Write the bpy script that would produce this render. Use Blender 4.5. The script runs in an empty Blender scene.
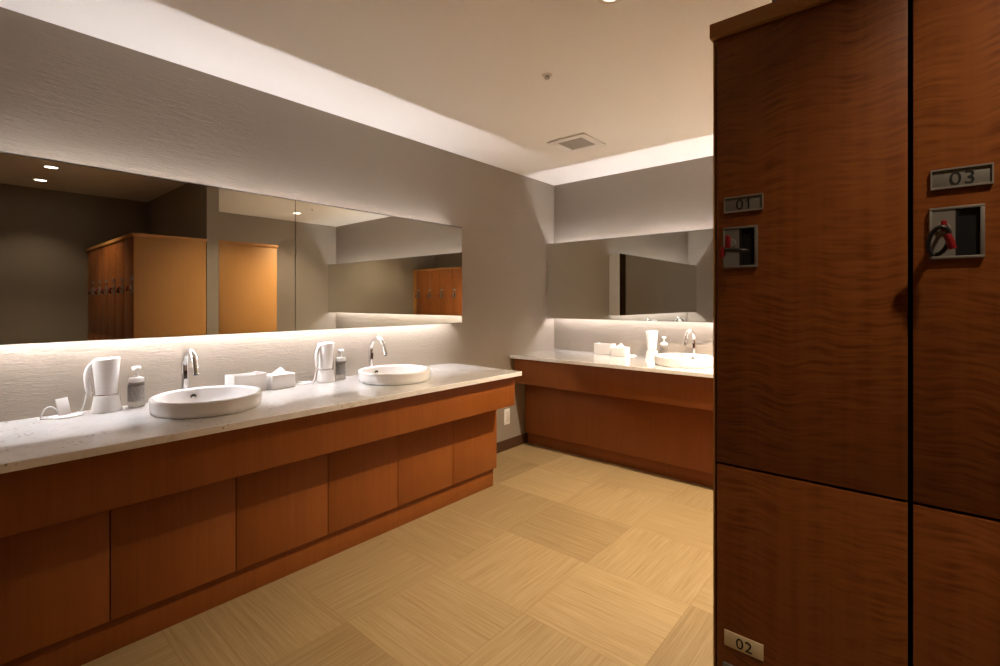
import bpy, bmesh, math, random
from mathutils import Vector, Matrix
random.seed(7)
PI = math.pi
scene = bpy.context.scene
C = scene.collection
R = math.radians

# ------------------------------------------------------------------ dimensions (metres, camera stands at x = y = 0)
CAM_H = 1.2846
XL, XR = -2.68, 1.587          # left wall, right wall
YB, YF, YE = 3.937, -1.45, -0.026   # back wall, rear wall, stub wall that ends the vanity alcove
CEIL = 2.4257
CT = 0.819                     # counter height
MT, MBOT = 1.838, 1.125        # mirror top / bottom
MXL, MYB = -2.546, 3.801       # mirror faces
DOWN = (1.0, 0.79, 0.56)
LED = (1.0, 0.95, 0.97)

# ------------------------------------------------------------------ mesh builder
class MB:
    def __init__(self):
        self.bm = bmesh.new()
        self.mi = 0
    def mat(self, i):
        self.mi = i; return self
    def _take(self, faces, smooth=False):
        for f in faces:
            f.material_index = self.mi; f.smooth = smooth
    def box(self, x0, x1, y0, y1, z0, z1, bev=0.0, seg=2):
        t = bmesh.new()
        bmesh.ops.create_cube(t, size=1.0)
        bmesh.ops.scale(t, vec=(x1-x0, y1-y0, z1-z0), verts=t.verts)
        bmesh.ops.translate(t, vec=((x0+x1)/2, (y0+y1)/2, (z0+z1)/2), verts=t.verts)
        if bev > 0:
            bmesh.ops.bevel(t, geom=list(t.edges), offset=bev, segments=seg, profile=0.5, affect='EDGES')
        return self.merge(t)
    def merge(self, t, M=None, smooth=False, keep=False):
        if M is not None:
            bmesh.ops.transform(t, matrix=M, verts=t.verts)
        vm = {}
        for v in t.verts: vm[v] = self.bm.verts.new(v.co)
        for f in t.faces:
            try:
                n = self.bm.faces.new([vm[v] for v in f.verts])
                n.material_index = f.material_index if keep else self.mi
                n.smooth = smooth
            except ValueError: pass
        t.free(); return self
    def lathe(self, prof, c=(0,0,0), n=48, axis='Z', sx=1.0, sy=1.0):
        """prof: list of (r, z); r == 0 closes the end on the axis"""
        t = bmesh.new(); rings = []
        for r, z in prof:
            if r <= 1e-6: rings.append([t.verts.new((0, 0, z))])
            else: rings.append([t.verts.new((r*sx*math.cos(2*PI*k/n), r*sy*math.sin(2*PI*k/n), z)) for k in range(n)])
        for a, b in zip(rings[:-1], rings[1:]):
            for k in range(n):
                k2 = (k+1) % n
                if len(a) == 1 and len(b) == 1: continue
                if len(a) == 1: t.faces.new((a[0], b[k], b[k2]))
                elif len(b) == 1: t.faces.new((a[k], a[k2], b[0]))
                else: t.faces.new((a[k], a[k2], b[k2], b[k]))
        bmesh.ops.recalc_face_normals(t, faces=t.faces)
        M = Matrix.Translation(Vector(c))
        if axis == 'X': M = M @ Matrix.Rotation(PI/2, 4, 'Y')
        if axis == 'Y': M = M @ Matrix.Rotation(-PI/2, 4, 'X')
        return self.merge(t, M, smooth=True)
    def tube(self, pts, r, n=14, closed=False, flat=1.0, up=None):
        """tube along pts; r is a number or one radius per point; flat squeezes it across 'up'"""
        pts = [Vector(p) for p in pts]; t = bmesh.new(); m = len(pts)
        rr = r if isinstance(r, (list, tuple)) else [r]*m
        tang = []
        for i in range(m):
            a = pts[(i-1) % m] if (closed or i > 0) else pts[i]
            b = pts[(i+1) % m] if (closed or i < m-1) else pts[i]
            tang.append((b-a).normalized())
        ref = Vector(up) if up else (Vector((0,0,1)) if abs(tang[0].z) < .9 else Vector((1,0,0)))
        nrm = (ref - ref.dot(tang[0])*tang[0]).normalized()
        rings = []
        for i in range(m):
            nrm = (nrm - nrm.dot(tang[i])*tang[i]).normalized()
            bi = tang[i].cross(nrm)
            rings.append([t.verts.new(pts[i] + rr[i]*(flat*math.cos(2*PI*k/n)*nrm + math.sin(2*PI*k/n)*bi)) for k in range(n)])
        seq = list(zip(rings[:-1], rings[1:])) + ([(rings[-1], rings[0])] if closed else [])
        for a, b in seq:
            for k in range(n):
                t.faces.new((a[k], a[(k+1) % n], b[(k+1) % n], b[k]))
        if not closed:
            t.faces.new(list(reversed(rings[0]))); t.faces.new(rings[-1])
        bmesh.ops.recalc_face_normals(t, faces=t.faces)
        return self.merge(t, smooth=True)
    def xform(self, M):
        bmesh.ops.transform(self.bm, matrix=M, verts=self.bm.verts); return self
    def build(self, name, mats, parent=None, sharp=40):
        me = bpy.data.meshes.new(name)
        self.bm.normal_update()
        self.bm.to_mesh(me); self.bm.free()
        for m in (mats if isinstance(mats, (list, tuple)) else [mats]): me.materials.append(m)
        me.set_sharp_from_angle(angle=R(sharp))
        o = bpy.data.objects.new(name, me); C.objects.link(o)
        if parent: o.parent = parent
        return o

def tag(o, label=None, cat=None, group=None, kind=None):
    if label: o['label'] = label
    if cat: o['category'] = cat
    if group: o['group'] = group
    if kind: o['kind'] = kind
    return o
def thing(name, label, cat, loc=(0,0,0), rz=0, group=None):
    o = bpy.data.objects.new(name, None); C.objects.link(o)
    o.empty_display_size = .05
    o.location = loc; o.rotation_euler = (0, 0, rz)
    return tag(o, label, cat, group)
def copy_tree(o, parent=None):
    c = o.copy(); C.objects.link(c)
    if parent: c.parent = parent
    for ch in list(o.children): copy_tree(ch, c)
    return c

# ------------------------------------------------------------------ materials
class NT:
    def __init__(self, name):
        self.m = bpy.data.materials.new(name); self.m.use_nodes = True
        self.t = self.m.node_tree; self.b = self.t.nodes['Principled BSDF']
    def n(self, typ, **kw):
        x = self.t.nodes.new(typ)
        for k, v in kw.items(): setattr(x, k, v)
        return x
    def link(self, a, b): self.t.links.new(a, b)
    def set(self, **kw):
        for k, v in kw.items(): self.b.inputs[k.replace('_', ' ')].default_value = v
    def val(self, sock, v):
        if hasattr(v, 'is_output') or isinstance(v, bpy.types.NodeSocket): self.link(v, sock)
        else: sock.default_value = v
    def math(self, op, a, b=0.0, c=None, clamp=False):
        x = self.n('ShaderNodeMath', operation=op, use_clamp=clamp)
        self.val(x.inputs[0], a); self.val(x.inputs[1], b)
        if c is not None: self.val(x.inputs[2], c)
        return x.outputs[0]
    def coord(self):
        return self.n('ShaderNodeTexCoord').outputs['Object']
    def mapping(self, vec, scale=(1,1,1), loc=(0,0,0), rot=(0,0,0)):
        x = self.n('ShaderNodeMapping'); self.link(vec, x.inputs[0])
        x.inputs['Scale'].default_value = scale; x.inputs['Location'].default_value = loc; x.inputs['Rotation'].default_value = rot
        return x.outputs[0]
    def noise(self, vec, scale=5, detail=3, rough=.5, dist=0.0):
        x = self.n('ShaderNodeTexNoise'); self.link(vec, x.inputs['Vector'])
        x.inputs['Scale'].default_value = scale; x.inputs['Detail'].default_value = detail
        x.inputs['Roughness'].default_value = rough; x.inputs['Distortion'].default_value = dist
        return x.outputs['Fac']
    def ramp(self, fac, stops):
        x = self.n('ShaderNodeValToRGB'); self.val(x.inputs[0], fac)
        e = x.color_ramp.elements
        while len(e) < len(stops): e.new(.5)
        for i, (p, c) in enumerate(stops):
            e[i].position = p; e[i].color = (*c, 1) if len(c) == 3 else c
        return x.outputs['Color']
    def mix(self, fac, a, b, mode='MIX'):
        x = self.n('ShaderNodeMix', data_type='RGBA', blend_type=mode)
        self.val(x.inputs[0], fac)
        for s, v in ((x.inputs[6], a), (x.inputs[7], b)):
            if isinstance(v, tuple): s.default_value = (*v, 1) if len(v) == 3 else v
            else: self.link(v, s)
        return x.outputs[2]
    def bump(self, h, strength=.2, dist=.01):
        x = self.n('ShaderNodeBump'); self.link(h, x.inputs['Height'])
        x.inputs['Strength'].default_value = strength; x.inputs['Distance'].default_value = dist
        self.link(x.outputs[0], self.b.inputs['Normal'])

def plain(name, col, rough=.5, metal=0.0, **kw):
    k = NT(name); k.set(Base_Color=(*col, 1), Roughness=rough, Metallic=metal, **kw); return k.m

def wallpaper(name, col):
    k = NT(name); c = k.coord()
    # the paper is embossed with short horizontal waves
    w = k.noise(k.mapping(c, (14, 14, 105)), 1.0, 4, .6, .6)
    f = k.noise(k.mapping(c, (60, 60, 240)), 1.0, 2, .5)
    h = k.math('ADD', w, k.math('MULTIPLY', f, .25))
    v = k.noise(c, 2.2, 2, .5)
    col2 = tuple(x*.9 for x in col)
    k.link(k.mix(v, col, col2), k.b.inputs['Base Color'])
    k.set(Roughness=.85); k.b.inputs['Specular IOR Level'].default_value = .25
    k.bump(h, .42, .005)
    return k.m

def wood(name, dark, light, grain=(70, 70, 2.2), rough=.42, coat=0.0):
    k = NT(name); c = k.coord()
    g = k.noise(k.mapping(c, grain), 1.0, 4, .55, .25)
    b = k.noise(k.mapping(c, (grain[0]*.09, grain[1]*.09, grain[2]*.25)), 1.0, 2, .5)
    fac = k.math('ADD', k.math('MULTIPLY', g, .6), k.math('MULTIPLY', b, .4))
    k.link(k.ramp(fac, [(.3, dark), (.7, light)]), k.b.inputs['Base Color'])
    k.set(Roughness=rough); k.b.inputs['Coat Weight'].default_value = coat
    k.b.inputs['Specular IOR Level'].default_value = .35
    return k.m

def figured_wood(name, dark, mid, light):
    k = NT(name); c = k.coord()
    sep = k.n('ShaderNodeSeparateXYZ'); k.link(c, sep.inputs[0])
    bend = k.noise(k.mapping(c, (5, 1, 2.0)), 1.0, 2, .5)           # ripples rise and fall across the leaf
    rz = k.math('ADD', sep.outputs[2], k.math('MULTIPLY', bend, .10))
    cmb = k.n('ShaderNodeCombineXYZ')
    k.link(k.math('MULTIPLY', sep.outputs[0], 15.0), cmb.inputs[0]); k.link(k.math('MULTIPLY', rz, 150.0), cmb.inputs[2])
    rip = k.noise(cmb.outputs[0], 1.0, 2, .45, .3)
    patch = k.noise(k.mapping(c, (11, 1, 2.2)), 1.0, 2, .5)
    grain = k.noise(k.mapping(c, (55, 1, 1.5)), 1.0, 3, .5)
    amp = k.ramp(patch, [(.36, (.25,)*3), (.60, (1.15,)*3)])
    r2 = k.math('ADD', k.math('MULTIPLY', k.math('SUBTRACT', rip, .5), amp), .5)
    fac = k.math('ADD', k.math('MULTIPLY', r2, .72), k.math('MULTIPLY', grain, .28))
    k.link(k.ramp(fac, [(.36, dark), (.5, mid), (.65, light)]), k.b.inputs['Base Color'])
    k.set(Roughness=.4); k.b.inputs['Specular IOR Level'].default_value = .3
    return k.m

def floor_material():
    k = NT('floor_bamboo_tile'); c = k.coord()
    S, TX, TY = .503, -1.724, 1.568
    sep = k.n('ShaderNodeSeparateXYZ'); k.link(c, sep.inputs[0])
    X = k.math('DIVIDE', k.math('SUBTRACT', sep.outputs[0], TX), S); Y = k.math('DIVIDE', k.math('SUBTRACT', sep.outputs[1], TY), S)
    ix, iy = k.math('FLOOR', X), k.math('FLOOR', Y)
    fx, fy = k.math('FRACT', X), k.math('FRACT', Y)
    par = k.math('FLOORED_MODULO', k.math('ADD', ix, iy), 2.0)      # 0: grain along y, 1: grain along x
    def sel(a, b):   # a when par=0, b when par=1
        return k.math('ADD', k.math('MULTIPLY', a, k.math('SUBTRACT', 1.0, par)), k.math('MULTIPLY', b, par))
    across, along = sel(fx, fy), sel(fy, fx)
    cid = k.n('ShaderNodeCombineXYZ'); k.link(ix, cid.inputs[0]); k.link(iy, cid.inputs[1])
    wn = k.n('ShaderNodeTexWhiteNoise', noise_dimensions='2D'); k.link(cid.outputs[0], wn.inputs['Vector'])
    rnd = wn.outputs['Value']
    g = k.n('ShaderNodeCombineXYZ')
    k.link(k.math('MULTIPLY', across, 62.0), g.inputs[0]); k.link(k.math('MULTIPLY', along, 1.6), g.inputs[1]); k.link(k.math('MULTIPLY', rnd, 37.0), g.inputs[2])
    st = k.noise(g.outputs[0], 1.0, 4, .6, .1)
    g2 = k.n('ShaderNodeCombineXYZ')
    k.link(k.math('MULTIPLY', across, 120.0), g2.inputs[0]); k.link(k.math('MULTIPLY', along, 5.0), g2.inputs[1]); k.link(k.math('MULTIPLY', rnd, 91.0), g2.inputs[2])
    fleck = k.ramp(k.noise(g2.outputs[0], 1.0, 2, .5), [(.60, (0,)*3), (.72, (1,)*3)])
    base = k.ramp(st, [(.26, (.27, .182, .078)), (.5, (.345, .245, .119)), (.75, (.415, .308, .167))])
    tone = k.ramp(rnd, [(0, (.78, .755, .71)), (.5, (.97, .965, .955)), (1, (1.06, 1.06, 1.06))])
    col = k.mix(1.0, base, tone, 'MULTIPLY')
    col = k.mix(k.math('MULTIPLY', fleck, .20), col, (.28, .16, .06))
    # hairline joints
    e = k.math('MINIMUM', k.math('MINIMUM', fx, k.math('SUBTRACT', 1.0, fx)), k.math('MINIMUM', fy, k.math('SUBTRACT', 1.0, fy)))
    j = k.math('LESS_THAN', e, .0035)
    col = k.mix(k.math('MULTIPLY', j, .35), col, (.2, .1, .04))
    k.link(col, k.b.inputs['Base Color'])
    k.set(Roughness=.5); k.b.inputs['Specular IOR Level'].default_value = .3
    return k.m

def stone_material():
    k = NT('white_quartz_stone'); c = k.coord()
    v = k.n('ShaderNodeTexVoronoi'); k.link(k.mapping(c, (52, 52, 52)), v.inputs['Vector']); v.inputs['Scale'].default_value = 1.0
    spk = k.ramp(v.outputs['Distance'], [(.14, (1,)*3), (.30, (0,)*3)])
    gate = k.ramp(k.noise(c, 7, 2, .5), [(.56, (0,)*3), (.65, (1,)*3)])
    cl = k.noise(c, 16, 5, .65, .8)
    base = k.ramp(cl, [(.28, (.72, .705, .69)), (.45, (.85, .845, .84)), (.75, (.89, .885, .88))])
    col = k.mix(k.math('MULTIPLY', spk, k.math('MULTIPLY', gate, .8)), base, (.34, .28, .23))
    k.link(col, k.b.inputs['Base Color'])
    k.set(Roughness=.035, IOR=1.5); k.b.inputs['Coat Weight'].default_value = 1.0; k.b.inputs['Coat IOR'].default_value = 1.55; k.b.inputs['Coat Roughness'].default_value = .02
    return k.m

def mirror_material():
    k = NT('mirror_silver'); k.set(Base_Color=(.84, .86, .81, 1), Metallic=1.0, Roughness=.004); return k.m
def emit(name, col, s):
    k = NT(name); k.set(Base_Color=(.8, .8, .8, 1)); k.b.inputs['Emission Color'].default_value = (*col, 1); k.b.inputs['Emission Strength'].default_value = s; return k.m

def ceiling_material():
    k = NT('ceiling_plaster_paper'); c = k.coord()
    n = k.noise(c, 190, 2, .5); n2 = k.noise(c, 55, 3, .5)
    k.link(k.mix(n2, (.82, .80, .765), (.85, .83, .795)), k.b.inputs['Base Color'])
    k.set(Roughness=.9); k.b.inputs['Specular IOR Level'].default_value = .2
    k.bump(n, .25, .002); return k.m

M = {}
M['wall'] = wallpaper('taupe_wallpaper', (.308, .262, .214))
M['ceiling'] = ceiling_material()
M['floor'] = floor_material()
M['stone'] = stone_material()
M['cab'] = wood('cabinet_cherry_veneer', (.215, .060, .0094), (.275, .082, .0136))
M['base'] = wood('baseboard_dark_wood', (.06, .028, .014), (.09, .042, .02), grain=(2.2, 2.2, 60))
M['figured'] = figured_wood('locker_figured_veneer', (.17, .044, .008), (.25, .075, .016), (.30, .096, .021))
M['panel'] = wood('locker_end_panel_veneer', (.385, .183, .05), (.415, .20, .057), grain=(40, 40, 2))
M['edge'] = wood('locker_top_edge_veneer', (.40, .175, .050), (.46, .21, .062), grain=(2, 2, 40))
M['gap'] = plain('locker_dark_interior', (.012, .008, .006), .8)
M['mirror'] = mirror_material()
M['mirror_back'] = plain('mirror_backing', (.11, .10, .09), .6)
M['mirror_edge'] = plain('mirror_edge_dark', (.05, .05, .048), .3)
M['white_panel'] = plain('mirror_box_white', (.72, .68, .63), .6)
M['led_up'] = emit('led_tape', LED, 182.0)
M['led_dn'] = emit('led_tape_lower', (1.0, .975, 1.02), 130.0)
M['led_dn2'] = emit('led_tape_back', (1.0, .975, 1.02), 70.0)
M['ceramic'] = plain('white_ceramic', (.87, .86, .85), .1)
M['chrome'] = plain('chrome', (.82, .82, .82), .06, 1.0)
M['frame'] = plain('brushed_frame', (.46, .43, .39), .35, .6)
M['satin'] = plain('satin_steel', (.25, .235, .215), .45, .35)
M['black'] = plain('black_plastic', (.012, .012, .014), .35)
M['sensor'] = plain('sensor_window', (.03, .012, .008), .12)
M['white'] = plain('white_plastic', (.87, .86, .85), .3)
M['offwhite'] = plain('offwhite_plastic', (.70, .66, .61), .45)
M['paper'] = plain('tissue_paper', (.88, .87, .86), .9)
M['grille'] = plain('grille_grey', (.46, .44, .42), .6)
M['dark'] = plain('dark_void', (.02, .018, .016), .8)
M['red'] = plain('red_plastic', (.20, .008, .012), .3)
M['cream'] = plain('cream_plate', (.86, .72, .46), .45)
M['ink'] = plain('black_ink', (.012, .012, .012), .5)
def clear_material():
    k = NT('clear_plastic'); k.set(Base_Color=(.93, .90, .87, 1), Roughness=.05, IOR=1.45); k.b.inputs['Transmission Weight'].default_value = .85; return k.m
M['clear'] = clear_material()
def label_material():
    k = NT('grey_patterned_label'); c = k.coord()
    n = k.noise(k.mapping(c, (150, 150, 260)), 1.0, 3, .6)
    k.link(k.ramp(n, [(.35, (.15, .13, .11)), (.68, (.27, .245, .215))]), k.b.inputs['Base Color']); k.set(Roughness=.3, Metallic=.3); return k.m
M['label'] = label_material()
M['lens'] = emit('downlight_lens', (1.0, .88, .72), 6.0)

# ------------------------------------------------------------------ the setting
def struct(name, boxes, mat):
    b = MB()
    for x in boxes: b.box(*x)
    o = b.build(name, mat); o['kind'] = 'structure'; return o
T = .12
SX = -1.364     # the stub wall ends here; the locker aisle goes on behind it
struct('floor', [(XL-T, XR+T, YF-T, YB+T, -.1, 0)], M['floor'])
struct('ceiling', [(XL-T, XR+T, YF-T, YB+T, CEIL, CEIL+.1)], M['ceiling'])
struct('wall_left', [(XL-T, XL, YE-T, YB+T, 0, CEIL)], M['wall'])
struct('wall_back', [(XL, XR, YB, YB+T, 0, CEIL)], M['wall'])
struct('wall_right', [(XR, XR+T, YF-T, YB+T, 0, CEIL)], M['wall'])
struct('wall_front', [(XL, SX, YE-T, YE, 0, CEIL)], M['wall'])
struct('wall_entrance', [(SX-T, SX, YF, YE-T, 0, CEIL)], M['wall'])
struct('wall_rear', [(SX-T, XR, YF-T, YF, 0, CEIL)], M['wall'])
PX = -.308
db = MB().box(-.95, .05, YF+.001, YF+.030, 0, 2.36, .002).build('added_dark_door', M['base']); db['kind'] = 'structure'  # unseen dark door with frame, added to darken the strip seen through the mirrors
fr = MB()
for bx in ((-1.0, -.951, YF+.001, YF+.045, 0, 2.41), (.051, .10, YF+.001, YF+.045, 0, 2.41), (-.951, .051, YF+.001, YF+.045, 2.361, 2.41)): fr.box(*bx, .002)
fr.build('added_door_frame', M['base'], db)
hd = MB().tube([(-.90, YF+.030, 1.02), (-.90, YF+.075, 1.02), (-.86, YF+.082, 1.02), (-.78, YF+.082, 1.02)], .009, 12); hd.build('added_door_handle', M['chrome'], db)
struct('wall_partition', [(PX, XR, 1.5535, 1.6505, 0, CEIL)], M['wall'])
def baseboard(name, x0, x1, y0, y1):
    o = MB().box(x0, x1, y0, y1, 0, .09, .003).build(name, M['base']); o['kind'] = 'structure'
baseboard('baseboard_left', XL, XL+.009, 2.535, YB-.005)
baseboard('baseboard_right', XR-.009, XR, 2.19, 3.25)
baseboard('baseboard_front', -1.98, SX, YE, YE+.009)
baseboard('baseboard_rear', .101, XR, YF, YF+.009)

# ------------------------------------------------------------------ vanities
def holes(bm_box, cyls):
    """slab with round holes; the cutters are thrown away"""
    a = bm_box.build('slab', M['stone'])
    cut = MB()
    for (x, y, r, z0, z1) in cyls: cut.lathe([(0, z0), (r, z0), (r, z1), (0, z1)], (x, y, 0), 64)
    c = cut.build('cutter', M['stone'])
    md = a.modifiers.new('b', 'BOOLEAN'); md.operation = 'DIFFERENCE'; md.object = c; md.solver = 'EXACT'
    dg = bpy.context.evaluated_depsgraph_get()
    me = bpy.data.meshes.new_from_object(a.evaluated_get(dg))
    for o in (a, c):
        m = o.data; bpy.data.objects.remove(o); bpy.data.meshes.remove(m)
    return me

BASINS_L = [(-2.34, .765), (-2.345, 1.768)]
BASIN_B = (-1.287, 3.585)
BR = .212
def countertop(name, label, box, basins):
    b = MB().box(*box, CT-.028, CT, .003)
    me = holes(b, [(x, y, BR-.045, CT-.1, CT+.1) for x, y in basins])
    me.name = name
    me.shade_flat()
    o = bpy.data.objects.new(name, me); C.objects.link(o)
    return tag(o, label, 'countertop', 'stone countertops')
countertop('countertop', 'speckled white polished stone countertop along the left wall under two basins', (XL+.001, -1.981, YE+.001, 2.532), BASINS_L)
countertop('countertop', 'speckled white polished stone countertop along the back wall under a single basin', (XL+.001, XR-.001, 3.246, YB-.001), [BASIN_B])

# left vanity base: overhanging apron, six flat doors without handles, recessed plinth
FX, DX, TXX, EY = -2.040, -2.200, -2.228, 2.526
van = thing('vanity_cabinet', 'long reddish-brown wooden vanity cabinet with six flat doors, left wall', 'cabinet', (XL, 1.25, 0), 0, 'wooden vanity cabinets')
def wbuild(mb, name, mat, root):      # parts given in world coordinates
    return mb.xform(Matrix.Translation(-Vector(root.location))).build(name, mat, root)
b = MB().box(FX-.02, FX, YE+.002, EY, .588, CT-.0285, .0015)
b.box(XL+.002, FX-.0202, EY-.02, EY, .588, CT-.0285, .0015)
b.box(DX-.018, FX-.0202, YE+.002, EY-.0202, .588, .604)
wbuild(b, 'apron', M['cab'], van)
seams = [YE+.002, .401, .827, 1.254, 1.680, 2.107, EY]
for i in range(6):
    wbuild(MB().box(DX-.018, DX, seams[i]+.0018, seams[i+1]-.0018, .131, .586, .0012), 'door', M['cab'], van)
wbuild(MB().box(XL+.002, DX-.019, EY-.02, EY, .131, .5875, .0012), 'side_panel', M['cab'], van)
wbuild(MB().box(XL+.002, DX-.022, YE+.004, EY-.022, .131, .150).box(XL+.002, DX-.03, YE+.004, EY-.022, .55, .57), 'inner_shelf', M['gap'], van)
wbuild(MB().box(XL+.002, TXX, YE+.002, EY-.006, 0, .127, .0015), 'plinth', M['cab'], van)

van2 = thing('vanity_cabinet', 'wooden vanity cabinet under the back countertop with one plain seamless front', 'cabinet', (-.5, YB, 0), 0, 'wooden vanity cabinets')
FY, DY, TY2 = 3.292, 3.452, 3.484
b = MB().box(XL+.012, XR-.002, FY, FY+.02, .572, CT-.0285, .0015)
b.box(XL+.012, XL+.032, FY+.0202, YB-.002, .572, CT-.0285, .0015)
b.box(XL+.0325, XR-.002, FY+.0202, DY+.018, .572, .588)
wbuild(b, 'apron', M['cab'], van2)
wbuild(MB().box(XL+.014, XR-.002, DY, DY+.018, .104, .570, .0012), 'front_panel', M['cab'], van2)
wbuild(MB().box(XL+.014, XL+.032, DY+.0182, YB-.002, .104, .570, .0012), 'side_panel', M['cab'], van2)
wbuild(MB().box(XL+.014, XR-.002, TY2, YB-.002, 0, .100, .0015), 'plinth', M['cab'], van2)

# ------------------------------------------------------------------ basins and taps (local frame: wall at -x side, front +x)
def make_basin():
    root = thing('washbasin', None, 'washbasin', (0,0,0), 0, 'round white washbasins')
    r, h = BR, .064
    prof = [(0, -.078), (.03, -.079), (.10, -.070), (r-.055, -.030), (r-.048, -.0005), (r-.012, .0008), (r-.006, .004), (r-.002, .02), (r, h-.010), (r-.001, h-.003), (r-.005, h),
            (r-.010, h), (r-.015, h-.003), (r-.019, h-.012), (r-.026, .02), (r-.050, -.018), (.10, -.056), (.03, -.066), (.018, -.067), (0, -.067)]
    MB().lathe(prof, (0,0,0), 96).build('bowl', M['ceramic'], root, 60)
    a = -(r-.0245)
    o = MB().lathe([(.006, 0), (.012, .0), (.0125, .003), (.0095, .0045), (.0085, .001)], (0,0,0), 24, 'X').lathe([(0, .0012), (.009, .0012)], (0,0,0), 24, 'X')
    o.xform(Matrix.Translation((a-.001, 0, .027)) @ Matrix.Rotation(R(12), 4, 'Y')).build('overflow_hole', M['dark'], root)
    MB().lathe([(0, -.0625), (.016, -.063), (.021, -.0655), (.021, -.068)], (0,0,0), 32).build('drain', M['chrome'], root)
    return root
basin = make_basin()
def make_tap():
    root = thing('faucet', None, 'faucet', (0,0,0), 0, 'chrome gooseneck faucets')
    pts, rr = [], []
    for i in range(9): pts.append((0, 0, .004 + i*.158/8)); rr.append(.0158 - .001*i/8)
    n = 20
    for i in range(1, n+1):
        a = PI - i*(PI*.90)/n
        pts.append((.070 + .070*math.cos(a), 0, .162 + .074*math.sin(a))); rr.append(.0145 - .0018*i/n)
    p0, p1 = Vector(pts[-2]), Vector(pts[-1]); d = (p1-p0).normalized()
    for i in range(1, 5): pts.append(tuple(p1 + d*.0125*i)); rr.append(.0125)
    MB().tube(pts, rr, 20).build('spout', M['chrome'], root, 50)
    MB().lathe([(0, 0), (.022, 0), (.022, .004), (.019, .008), (.0158, .009), (.0158, .010)], (0,0,0), 32).build('base_ring', M['chrome'], root)
    e = Vector(pts[-1])
    aer = MB().lathe([(0, -.004), (.0105, -.004), (.0105, .001), (0, .001)], (0,0,0), 20)
    aer.xform(Matrix.Translation(e) @ d.to_track_quat('-Z', 'Y').to_matrix().to_4x4()).build('aerator', M['black'], root)
    MB().box(.0095, .0158, -.0078, .0078, .102, .142, .003).build('sensor_window', M['sensor'], root)
    return root
tap = make_tap()
labs = [('round white washbasin nearest the camera on the left countertop, beside the folded-handle dryer',
         'chrome gooseneck sensor faucet behind the washbasin nearest the camera'),
        ('round white washbasin nearest the open end of the left countertop',
         'chrome gooseneck sensor faucet by the basin near the left countertop end'),
        ('round white washbasin on the back wall countertop next to the lockers',
         'chrome gooseneck sensor faucet on the back wall countertop next to the lockers')]
labs[0] = ('round white washbasin nearest the camera on the left countertop', labs[0][1])
spots = [(BASINS_L[0], 0, (-2.605, BASINS_L[0][1]-.012)), (BASINS_L[1], 0, (-2.605, BASINS_L[1][1]+.010)), (BASIN_B, -PI/2, (-1.305, 3.858))]
for i, ((x, y), rz, t) in enumerate(spots):
    o = basin if i == 0 else copy_tree(basin)
    o.location = (x, y, CT+.0006); o.rotation_euler.z = rz; o['label'] = labs[i][0]
    o = tap if i == 0 else copy_tree(tap)
    o.location = (t[0], t[1], CT+.0005); o.rotation_euler.z = rz if i < 2 else rz-R(6); o['label'] = labs[i][1]

# ------------------------------------------------------------------ mirrors standing off the wall, LED tape behind the top and bottom edges
def make_mirror(name, label, length, depth, seams, dn):
    """local frame: x along the mirror, +y out of the wall, z up (z = 0 is the bottom edge)"""
    root = thing(name, label, 'mirror', (0,0,0), 0, 'backlit wall mirrors')
    H = MT-MBOT
    edges = [0] + seams + [length]
    for a, c in zip(edges[:-1], edges[1:]):
        b = MB().mat(1).box(a+.0012, c-.0012, depth-.006, depth-.0003, 0, H)
        b.mat(0); t = bmesh.new()
        q = [t.verts.new(p) for p in ((a+.0018, depth, .0035), (c-.0018, depth, .0035), (c-.0018, depth, H-.0045), (a+.0018, depth, H-.0045))]
        f = t.faces.new(q); t.normal_update()
        if f.normal.y < 0: f.normal_flip()
        b.merge(t)
        b.build('mirror_pane', [M['mirror'], M['mirror_edge']], root)
    MB().box(.002, length-.02, .001, depth-.0065, .100, H-.121).box(.002, length-.02, depth-.016, depth-.0065, .012, .0995).box(.002, length-.02, depth-.016, depth-.0065, H-.1205, H-.012).build('backing_box', M['white_panel'], root)
    # upper tape tilts up and out; unseen channel added to block its back light
    tl = Matrix.Translation((0, .055, H-.113)) @ Matrix.Rotation(R(-14), 4, 'X')
    MB().box(.03, length-.03, -.0022, .0022, -.0004, .0004).xform(tl).build('led_strip', M['led_up'], root)
    MB().box(.03, length-.03, -.0040, .0040, -.006, -.0006).xform(tl).build('led_back_block', M['satin'], root)
    MB().box(.03, length-.03, .037, .045, .074, .0785).build('led_strip', dn, root)
    return root
ml = make_mirror('vanity_mirror', 'long frameless backlit mirror of two panes along the left wall', 2.533-YE-.003, MXL-XL, [2.533-1.256-.002], M['led_dn'])
ml.location = (XL, 2.533, MBOT); ml.rotation_euler.z = -PI/2
# the white cheek that closes the mirror's open end
o = MB().box(-.002, 0.0, .001, (MXL-XL)-.0065, .0, MT-MBOT).build('end_cheek', M['white_panel'], ml)
mb_ = make_mirror('vanity_mirror', 'wide frameless backlit mirror on the back wall above the single basin', XR-XL-.006, YB-MYB, [2.10], M['led_dn2'])
mb_.location = (XR-.003, YB, MBOT); mb_.rotation_euler.z = PI

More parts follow.
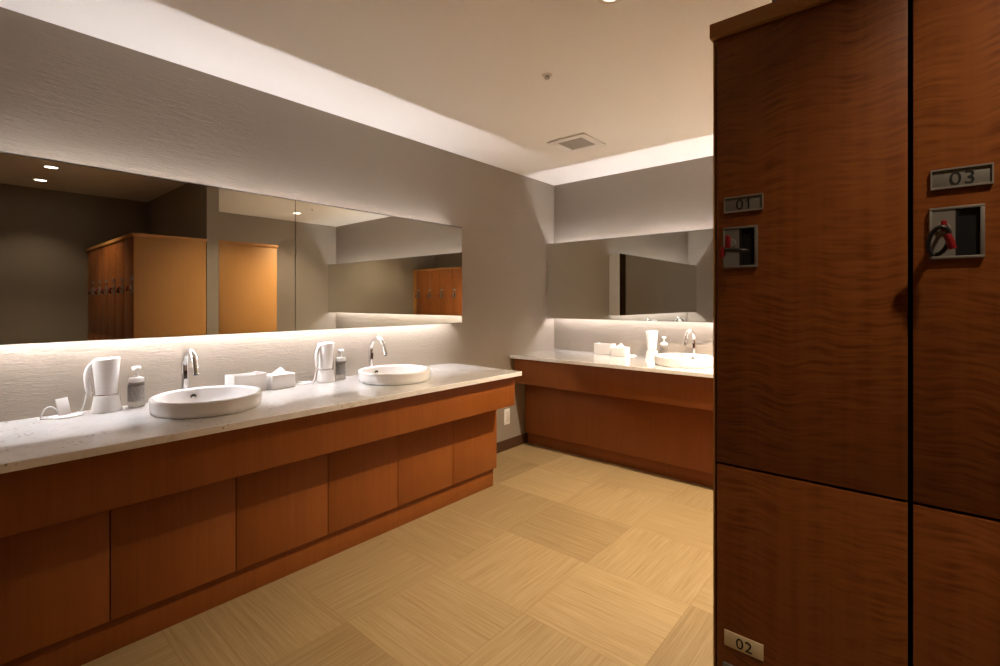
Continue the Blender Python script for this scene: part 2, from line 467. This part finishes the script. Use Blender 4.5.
# ------------------------------------------------------------------ hair dryers
def make_dryer():
    """local: handle points to -x; stands on z = 0"""
    root = thing('hair_dryer', None, 'hair dryer', (0,0,0), 0, 'white hair dryers in stands')
    MB().lathe([(0, 0), (.056, 0), (.058, .004), (.057, .012), (.0485, .062), (.047, .070), (.044, .072), (0, .072)], (0,0,0), 48).build('stand_base', M['white'], root)
    MB().lathe([(.030, .072), (.0455, .0722), (.0465, .075), (.0455, .078), (.030, .078)], (0,0,0), 48).build('ring', M['chrome'], root)
    t = MB().lathe([(0, .0785), (.040, .0785), (.0405, .083), (.0525, .216), (.053, .226), (.051, .231), (.046, .233), (0, .233)], (0,0,0), 48)
    for v in t.bm.verts:                                    # the top is cut at a slight slant
        if v.co.z > .2: v.co.z += .06*v.co.x
    t.build('body', M['white'], root)
    MB().lathe([(0, .231), (.042, .231), (.042, .2335), (0, .2335)], (0,0,0), 40).xform(Matrix.Shear('XY', 4, (0, 0))).build('air_inlet', M['offwhite'], root)
    pts = [(-.044, 0, .220), (-.058, 0, .206), (-.068, 0, .188), (-.073, 0, .168), (-.073, 0, .146), (-.071, 0, .122), (-.068, 0, .100), (-.063, 0, .083), (-.054, 0, .080)]
    MB().tube(pts, [.009, .0105, .0115, .012, .012, .0115, .011, .010, .008], 16, flat=1.0, up=(0,1,0)).build('handle', M['white'], root)
    MB().lathe([(0, 0), (.0042, 0), (.0042, .002), (0, .002)], (.047*math.cos(R(-35)), .047*math.sin(R(-35)), .0755), 12, 'Y').build('button', M['grille'], root)
    c = [(-.074, 0, .083), (-.079, .002, .055), (-.088, .006, .022), (-.098, .012, .005), (-.112, .018, .004)]
    MB().tube(c, .003, 8).build('cord', M['white'], root)
    return root
dry = make_dryer()
dl = [('white hair dryer standing in its base, left of the basin nearest the camera', (-2.602, .462), -PI/2+R(180), 0),
      ('white hair dryer standing in its base at mid left countertop, past the tissue box', (-2.602, 1.468), -PI/2+R(180), 0),
      ('white hair dryer standing in its base on the back wall countertop', (-1.625, 3.80), 0, 0)]
rots = [R(72), R(102), R(92)]
for i, (lab, p, _, _) in enumerate(dl):
    o = dry if i == 0 else copy_tree(dry)
    o.location = (*p, CT+.0005); o.rotation_euler.z = rots[i]; o.scale = (.89, .89, .965); o['label'] = lab
# loose loops of flex lying beside the second and third dryers
def flex(pts, lab):
    # smooth closed-ish path through the points
    P = [Vector(p) for p in pts]; out = []
    for i in range(len(P)-1):
        p0, p1, p2, p3 = P[max(i-1, 0)], P[i], P[i+1], P[min(i+2, len(P)-1)]
        for s in range(8):
            t = s/8
            out.append(.5*((2*p1) + (-p0+p2)*t + (2*p0-5*p1+4*p2-p3)*t*t + (-p0+3*p1-3*p2+p3)*t**3))
    out.append(P[-1]); return out
def add_flex(root, pts):
    MB().tube(flex(pts, ''), .003, 8).build('flex_loop', M['white'], root)

# ------------------------------------------------------------------ soap bottles
def make_soap():
    root = thing('soap_dispenser', None, 'soap dispenser', (0,0,0), 0, 'pump soap bottles')
    MB().lathe([(0, 0), (.026, 0), (.029, .003), (.0295, .012), (.0285, .088), (.0265, .096), (.018, .100), (0, .100)], (0,0,0), 40).build('bottle', M['clear'], root)
    MB().lathe([(.0298, .026), (.0301, .027), (.0293, .084), (.0289, .085)], (0,0,0), 40).build('label_sleeve', M['label'], root)
    MB().lathe([(0, .0985), (.0245, .0985), (.027, .101), (.027, .113), (.024, .116), (.010, .117), (.0095, .124), (0, .124)], (0,0,0), 32).build('collar', M['white'], root)
    MB().lathe([(0, .124), (.0068, .124), (.0062, .146), (0, .146)], (0,0,0), 20).build('pump_stem', M['offwhite'], root)
    MB().lathe([(0, .146), (.011, .146), (.0165, .150), (.0165, .156), (.013, .159), (0, .159)], (0,0,0), 28).tube([(.008, 0, .1535), (.024, 0, .153), (.034, 0, .1485)], [.0055, .005, .0042], 10).build('pump_head', M['white'], root)
    return root
soap = make_soap()
sl = [('clear pump soap bottle with grey label, left of the basin nearest the camera', (-2.603, .566), R(-32)),
      ('clear pump soap bottle with grey label, at mid left countertop', (-2.603, 1.566), R(-36)),
      ('clear pump soap bottle with grey label on the back wall countertop', (-1.545, 3.85), R(-75))]
for i, (lab, p, rz) in enumerate(sl):
    o = soap if i == 0 else copy_tree(soap)
    o.location = (*p, CT+.0005); o.rotation_euler.z = rz; o.scale = (1.06, 1.06, 1.13); o['label'] = lab

# ------------------------------------------------------------------ tissue boxes and open-topped holders
def make_tissue():
    root = thing('tissue_box', None, 'tissue box', (0,0,0), 0, 'white tissue boxes')
    w, d, h = .135, .092, .078
    MB().box(-w/2, w/2, -d/2, d/2, 0, h, .006, 3).build('box', M['white'], root)
    t = bmesh.new(); rnd = random.Random(3)
    n, rings = 20, []
    for k, (r, z) in enumerate([(.030, h+.0005), (.026, h+.006), (.019, h+.014), (.012, h+.023), (.006, h+.029), (.0015, h+.033)]):
        rings.append([t.verts.new((r*1.25*(1+.22*math.sin(5*a+k*.4))*math.cos(a)+.006*k*.2, r*.6*(1+.28*math.cos(4*a-k*.5))*math.sin(a), z+rnd.uniform(-.0015, .0015))) for a in [2*PI*i/n for i in range(n)]])
    for a, c in zip(rings[:-1], rings[1:]):
        for i in range(n): t.faces.new((a[i], a[(i+1) % n], c[(i+1) % n], c[i]))
    t.faces.new(rings[-1])
    MB().merge(t, smooth=True).build('tissue', M['paper'], root)
    return root
def make_holder():
    root = thing('paper_towel_holder', None, 'paper holder', (0,0,0), 0, 'white open-topped paper holders')
    w, d, h, th = .165, .098, .094, .006
    t = bmesh.new()
    # hollow box, its two long sides scooped in a shallow curve
    n = 16
    def prof(u): return h - .004*math.sin(PI*u)
    def wall(pts_out, pts_in, tops):
        o0 = [t.verts.new((*p, 0)) for p in pts_out]; o1 = [t.verts.new((*p, z)) for p, z in zip(pts_out, tops)]
        i1 = [t.verts.new((*p, z)) for p, z in zip(pts_in, tops)]; i0 = [t.verts.new((*p, .006)) for p in pts_in]
        m = len(pts_out)
        for k in range(m):
            j = (k+1) % m
            t.faces.new((o0[k], o0[j], o1[j], o1[k])); t.faces.new((o1[k], o1[j], i1[j], i1[k])); t.faces.new((i1[k], i1[j], i0[j], i0[k]))
        t.faces.new(o0); t.faces.new(i0)
    po, pi_, tp = [], [], []
    for s in (1, -1):
        for k in range(n+1):
            u = k/n; x = (-w/2 + w*u)*(-s)
            po.append((x, s*d/2)); pi_.append((max(-w/2+th, min(w/2-th, x)), s*(d/2-th))); tp.append(prof(u))
    wall(po, pi_, tp)
    bmesh.ops.recalc_face_normals(t, faces=t.faces)
    MB().merge(t).build('holder_box', M['white'], root, 30)
    MB().box(-w/2+.010, w/2-.010, -d/2+.010, d/2-.010, .0065, .048, .003).build('paper_stack', M['offwhite'], root)
    return root
tis = make_tissue(); hol = make_holder()
o = tis; o.location = (-2.603, 1.197, CT+.0005); o.rotation_euler.z = R(96); o['label'] = 'white box with a tissue peaking out, between the two left basins'
o = hol; o.location = (-2.612, 1.030, CT+.0005); o.rotation_euler.z = R(96); o['label'] = 'white open-topped paper holder on the left countertop behind the nearest basin'
o = copy_tree(tis); o.location = (-1.905, 3.80, CT+.0005); o.rotation_euler.z = R(-1); o['label'] = 'white box with a tissue peaking out on the back wall countertop'
o = copy_tree(hol); o.location = (-2.085, 3.86, CT+.0005); o.rotation_euler.z = R(-1); o['label'] = 'white open-topped paper holder on the back wall countertop'

# small tilted square on an oval foot, with a looped cord
st = thing('tilted_stand', 'small white tilted square stand on oval foot with looped cord', 'stand', (-2.607, .335, CT+.0005))
MB().lathe([(0, 0), (.055, 0), (.057, .002), (.054, .005), (.03, .007), (0, .007)], (0,0,0), 40, sx=.75, sy=1.0).build('foot', M['white'], st)
MB().box(-.003, .003, -.022, .022, .0, .070, .0015).xform(Matrix.Translation((.0, -.004, .006)) @ Matrix.Rotation(R(25), 4, 'Z') @ Matrix.Rotation(R(-14), 4, 'Y') @ Matrix.Rotation(R(3), 4, 'X')).build('square_plate', M['white'], st)
MB().tube(flex([(.0, -.02, .010), (-.004, -.032, .034), (-.006, -.048, .046), (-.006, -.066, .036), (-.004, -.076, .004), (.008, -.070, .0035), (.016, -.06, .0035), (.018, -.035, .005)], ''), .003, 8).build('cord', M['white'], st)

fl = tag(MB().tube(flex([(-.02, -.09, .0035), (.012, -.075, .0035), (.022, -.045, .0035), (.014, -.012, .0035), (-.012, -.002, .0035), (-.028, -.022, .004), (-.030, -.05, .0035), (-.012, -.068, .0095), (.012, -.06, .0095), (.016, -.03, .0095), (-.004, -.014, .0095)], ''), .003, 8).build('power_cord', M['white']),
         'coiled white power cord lying on the left countertop', 'cord', 'loose white cords')
fl.location = (-2.625, 1.392, CT+.0005)
f2 = fl.copy(); C.objects.link(f2); f2.location = (-1.80, 3.87, CT+.0005); f2.rotation_euler.z = R(-90)
f2['label'] = 'coiled white power cord lying on the back wall countertop by the hair dryer'

# ------------------------------------------------------------------ lockers
PITCH, X0 = .3005, -.3045
def text_mesh(s, size):
    cu = bpy.data.curves.new('t', 'FONT'); cu.body = s; cu.size = size*1.15; cu.align_x = 'CENTER'; cu.align_y = 'CENTER'; cu.extrude = .0003; cu.space_character = 1.08
    o = bpy.data.objects.new('t', cu); C.objects.link(o)
    dg = bpy.context.evaluated_depsgraph_get(); dg.update()
    me = bpy.data.meshes.new_from_object(o.evaluated_get(dg))
    bpy.data.objects.remove(o); bpy.data.curves.remove(cu)
    t = bmesh.new(); t.from_mesh(me); bpy.data.meshes.remove(me); return t
LT = 1.8135   # door top
def make_locker(numbers, label, group, outer, px=.0242):
    """local: x 0 .. PITCH to the right seen from the front, front at y = 0 looking to -y, body to +y; z = 0 floor"""
    root = thing('locker', label, 'locker', (0,0,0), 0, group)
    D = .526; w = PITCH
    g = .0028
    c = MB()
    c.box(g, .018, .022, D, .005, LT).box(w-.018, w-g, .022, D, .005, LT).box(.018, w-.018, D-.01, D, .005, LT)
    c.box(.018, w-.018, .024, D-.01, .085, .10).box(.018, w-.018, .024, D-.01, .945, .975).box(.018, w-.018, .024, D-.01, LT-.015, LT)
    c.build('carcass', M['gap'], root)
    MB().box(.003, w-.003, .012, .0215, 0, .078).build('plinth', M['gap'], root)
    if outer == 'left': MB().box(-.0045, .0002, .003, D, 0, LT, .001).build('end_panel', M['panel'], root)['label'] = 'plain golden-brown end panel'
    if outer == 'right': MB().box(w-.0002, w+.0045, .003, D, 0, LT, .001).build('end_panel', M['panel'], root)['label'] = 'plain golden-brown end panel'
    for k, (z0, z1, pz, lz) in enumerate(((.9625, LT-.001, 1.4755, 1.391), (.082, .9575, .6165, .527))):
        d = MB().box(g+.0005, w-g-.0005, 0, .0205, z0, z1, .0012).build('door', M['figured'], root)
        low = k == 1
        p = MB()
        p.mat(0).box(px, px+.070, -.0022, -.0001, pz-.0155, pz+.0155, .0006)
        p.mat(1)
        for bx in ((px, px+.07, -.0045, -.0022, pz-.0155, pz-.0125), (px, px+.07, -.0045, -.0022, pz+.0130, pz+.0155), (px, px+.0015, -.0045, -.0022, pz-.0125, pz+.013), (px+.068, px+.07, -.0045, -.0022, pz-.0125, pz+.013)):
            if not low: p.box(*bx)
        if numbers:
            t = text_mesh(numbers[k], .0255)
            if numbers[k].endswith('1'):                 # the plates' 1 carries a flag
                vx = [v.co for v in t.verts if v.co.x > .003]; lx = min(v.x for v in vx); tz = max(v.y for v in vx); th = .0003
                q = [(lx+.0005, tz, th), (lx-.0042, tz-.0042, th), (lx-.0042, tz-.0066, th), (lx+.0005, tz-.0028, th)]
                t.faces.new([t.verts.new(c) for c in q])
            p.mat(2); p.merge(t, Matrix.Translation((px+.0365, -.0025, pz-.0022)) @ Matrix.Rotation(PI/2, 4, 'X'))
        pl = p.build('number_plate', [M['cream'] if low else M['satin'], M['cream'] if low else M['frame'], M['ink']], d)
        if low: pl['label'] = 'cream number plate'
        x0, x1, a, b_ = px-.0015, px+.0605, lz-.040, lz+.040
        f = MB()
        for bx in ((x0, x1, -.006, -.0001, a, a+.004), (x0, x1, -.006, -.0001, b_-.004, b_), (x0, x0+.003, -.006, -.0001, a+.004, b_-.004), (x1-.005, x1, -.006, -.0001, a+.004, b_-.004)): f.box(*bx, .0006)
        f.box(x0+.003, x0+.030, -.0048, -.0001, a+.004, b_-.004)
        f.lathe([(0, 0), (.0075, 0), (.0085, .0015), (.0085, .003), (0, .003)], (x0+.016, -.0078, lz+.008), 24, 'Y')
        f.build('lock_plate', M['satin'], d)
        MB().box(x0+.030, x1-.005, -.0012, -.0001, a+.004, b_-.004).box(x0+.030, x0+.034, -.0046, -.0012, a+.004, b_-.004).build('pull_recess', M['black'], d)
    return root
BANK1 = ['first locker by the golden end panel, numbered 01 above 02', 'second locker in the row, numbered 03 above 04']
mids = ['third locker of the row facing the camera, seen in the left mirror', 'fourth locker of the row facing the camera, seen in the left mirror',
        'fifth locker of the row facing the camera, seen in the left mirror', 'last locker facing the camera, against the far wall, in the mirror']
for i in range(6):
    nums = ('%02d' % (2*i+1), '%02d' % (2*i+2))
    lab = ('brown wood ' + BANK1[i]) if i < 2 else 'brown wood ' + mids[i-2]
    o = make_locker(nums, lab, 'lockers facing the camera', 'left' if i == 0 else None, .018 if i == 0 else .0242)
    o.location = (X0 + i*PITCH, 1.021, 0)
proto = make_locker(None, None, 'lockers facing the back wall', 'right')
plain_l = make_locker(None, None, 'lockers facing the back wall', None)
back_l = ['locker with golden end panel, first of the row facing the back wall', 'second locker from the vanity in the row facing the back wall', 'third locker from the vanity in the row facing the back wall',
          'fourth locker from the vanity in the row facing the back wall', 'fifth locker from the vanity in the row facing the back wall', 'locker in the far corner of the row facing the back wall']
for i in range(6):
    o = proto if i == 0 else (plain_l if i == 1 else copy_tree(plain_l))
    o.location = (X0 + (i+1)*PITCH, 2.179, 0); o.rotation_euler.z = PI
    o['label'] = 'brown wood ' + back_l[i]
LX1 = X0 + 6*PITCH
for (y0, y1, lab) in ((1.011, 1.5525, 'flat wooden top board capping the lockers that face the camera'), (1.6515, 2.189, 'flat wooden top board capping the lockers that face the back wall')):
    tag(MB().box(-.3125, XR-.001, y0, y1, LT+.0005, 1.843, .0015).build('locker_top_board', M['edge']), lab, 'locker top', 'locker top boards')
for (y0, y1, lab) in ((1.026, 1.5525, 'narrow wooden filler closing the camera-side lockers against the far wall'), (1.6515, 2.174, 'narrow wooden filler closing the rear-facing lockers against the far wall')):
    tag(MB().box(LX1+.001, XR-.001, y0, y1, 0, LT, .001).build('filler_panel', M['edge']), lab, 'filler panel', 'locker filler panels')

# wristband keys left in the locks
def make_key():
    """local origin at the key hole, -y out of the door"""
    root = thing('wristband_key', None, 'key', (0,0,0), 0, 'wristband keys in the locks')
    MB().box(-.0012, .0012, -.012, .0, -.004, .004).build('key_blade', M['chrome'], root)
    MB().box(-.0035, .0035, -.030, -.011, -.009, .009, .003).build('key_head', M['red'], root)
    ring = [(-.006+.0115*math.cos(a)+.003*math.sin(a), -.026-.004*math.sin(a), -.022+.0205*math.sin(a)) for a in [2*PI*i/28 for i in range(28)]]
    MB().tube(ring, .0042, 10, closed=True, flat=.75).build('band', M['black'], root)
    MB().tube([(.003, -.032, -.014), (.0065, -.033, -.024), (.0095, -.033, -.036)], [.0048, .0052, .0046], 12).build('tag', M['red'], root)
    return root
key = make_key()
def make_swung_key():
    root = thing('wristband_key', None, 'key', (0,0,0), 0, 'wristband keys in the locks')
    MB().box(-.0012, .0012, -.012, .0, -.004, .004).build('key_blade', M['chrome'], root)
    MB().box(-.0045, .0035, -.028, -.011, -.016, .014, .003).build('key_head', M['red'], root)
    ring = [(.012+.022*math.cos(a), -.024+.009*math.sin(a), -.0165-.002*math.cos(a)) for a in [2*PI*i/28 for i in range(28)]]
    MB().tube(ring, .0036, 10, closed=True).build('band', M['black'], root)
    MB().tube([(-.006, -.030, -.010), (-.0085, -.031, -.020), (-.0085, -.031, -.030)], [.0048, .0052, .0046], 12).build('tag', M['red'], root)
    return root
swung = make_swung_key()
kl1 = ['red and black wristband key turned sideways in the lock under number 01', 'red and black wristband key hanging in the lock under number 03']
first = True
def place_key(x, y, rz, lab, grp):
    global first
    if '01' in lab: o = swung
    else:
        o = key if first else copy_tree(key)
        first = False
    o.location = (x, y, 1.399); o.rotation_euler = (0, 0, rz); o['label'] = lab; o['group'] = grp
    return o
order = ['third', 'fourth', 'fifth', 'last']
KX = .0387
for i in range(6):
    lab = kl1[i] if i < 2 else 'red and black wristband key in the %s lock of the camera-facing row' % order[i-2]
    o = place_key(X0+i*PITCH+(KX if i else .0325), 1.021-.0075, 0, lab, 'wristband keys facing the camera')
for i in range(1, 6):
    place_key(X0+(i+1)*PITCH-KX, 2.179+.0075, PI, 'red and black wristband key in the %s lock of the row facing the back' % ['second', 'third', 'fourth', 'fifth', 'sixth'][i-1], 'wristband keys facing the back wall')

# ------------------------------------------------------------------ ceiling fittings
def make_downlight(power, spot):
    root = thing('downlight', None, 'ceiling light', (0,0,0), 0, 'recessed downlights')
    MB().lathe([(.044, 0), (.060, 0), (.062, -.002), (.060, -.0045), (.050, -.006), (.044, -.003), (.044, 0)], (0,0,0), 40).build('trim_ring', M['offwhite'], root)
    MB().lathe([(0, -.0015), (.0438, -.0015), (.0438, -.0005), (0, -.0005)], (0,0,0), 32).build('lens', M['lens'], root)
    return root
dlp = make_downlight(1, 1)
LAMPS = [(-.846, 1.618, 25, 'round white downlight in the ceiling at the top edge of the view', 93),
         (-.60, 2.85, 265, 'round downlight in the ceiling behind the lockers, in front of the back vanity', 126),
         (.936, 3.0, 38, 'round downlight behind the lockers by the far wall, in the left mirror', 128),
         (.45, .615, 35, 'round downlight above the numbered lockers, the nearer of two in the mirror', 100),
         (1.116, .615, 10, 'round downlight above the numbered lockers, the farther of two in the mirror', 100)]
lights = [dlp] + [copy_tree(dlp) for _ in LAMPS[1:]]
for o, (x, y, w, lab, ang) in zip(lights, LAMPS):
    o.location = (x, y, CEIL-.0002); o['label'] = lab
    L = bpy.data.lights.new('downlight_lamp', 'SPOT'); L.energy = w; L.color = DOWN; L.spot_size = R(ang); L.spot_blend = .62; L.shadow_soft_size = .032
    lo = bpy.data.objects.new('downlight_lamp', L); C.objects.link(lo); lo.parent = o; lo.location = (0, 0, -.012)

vent = thing('ceiling_vent', 'square white ceiling air vent with grey louvred grille', 'vent', (-1.832, 2.974, CEIL))
b = MB()
for bx in ((-.15, .15, -.15, -.098), (-.15, .15, .098, .15), (-.15, -.098, -.098, .098), (.098, .15, -.098, .098)): b.box(*bx, -.012, -.004, .002)
b.build('frame', M['white'], vent)
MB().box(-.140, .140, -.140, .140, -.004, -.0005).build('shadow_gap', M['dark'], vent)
b = MB()
for i in range(13):
    y = -.094 + i*.188/12
    b.box(-.0975, .0975, y-.0048, y+.0048, -.0102, -.0062)
for x in (-.0325, .0325): b.box(x-.002, x+.002, -.0975, .0975, -.0112, -.0104)
b.build('louvre_grille', M['grille'], vent)

def make_sprinkler():
    root = thing('sprinkler', None, 'sprinkler', (0,0,0), 0, 'ceiling sprinklers')
    MB().lathe([(0, 0), (.026, 0), (.026, -.002), (.020, -.005), (.009, -.006), (0, -.006)], (0,0,0), 32).build('escutcheon', M['offwhite'], root)
    MB().lathe([(0, -.0055), (.012, -.0055), (.0125, -.010), (.006, -.012), (.006, -.015), (.0135, -.0155), (.0135, -.0175), (0, -.018)], (0,0,0), 24).build('head', M['grille'], root)
    return root
sp = make_sprinkler(); sp.location = (-1.40, 1.993, CEIL-.0003); sp['label'] = 'small dark sprinkler head in the ceiling between vent and camera'
o = copy_tree(sp); o.location = (.52, 2.99, CEIL-.0003); o['label'] = 'small sprinkler head in the ceiling behind the lockers, seen in the left mirror'

ol = thing('wall_outlet', 'white outlet plate low on the left wall between the two vanities', 'outlet', (XL, 3.207, .287))
MB().box(0, .007, -.037, .037, -.068, .068, .003).build('plate', M['white'], ol)
MB().box(.007, .0095, -.019, .019, -.046, .046, .001).build('socket', M['offwhite'], ol)

# ------------------------------------------------------------------ camera
cam = bpy.data.cameras.new('camera'); co = bpy.data.objects.new('camera', cam); C.objects.link(co)
F_PX, HY = 481.4072, 301.6497
cam.sensor_width = 36.0; cam.lens = F_PX/1000*36.0
cam.shift_x = 0.0; cam.shift_y = (HY-333.0)/1000.0
cam.clip_start = .02
co.location = (0, 0, CAM_H); co.rotation_euler = (PI/2, 0, R(40.671))
scene.camera = co

w = bpy.data.worlds.new('world'); scene.world = w; w.use_nodes = True
w.node_tree.nodes['Background'].inputs[0].default_value = (0, 0, 0, 1); w.node_tree.nodes['Background'].inputs[1].default_value = 0
vs = scene.view_settings
scene.display_settings.display_device = 'sRGB'
vs.view_transform = 'Standard'; vs.look = 'None'; vs.gamma = 1.0; vs.use_curve_mapping = False
vs.exposure = 0.50
cy = scene.cycles
cy.use_denoising = True
cy.max_bounces = 14; cy.diffuse_bounces = 6; cy.glossy_bounces = 8; cy.transmission_bounces = 8
cy.caustics_reflective = True
cy.sample_clamp_indirect = 8.0
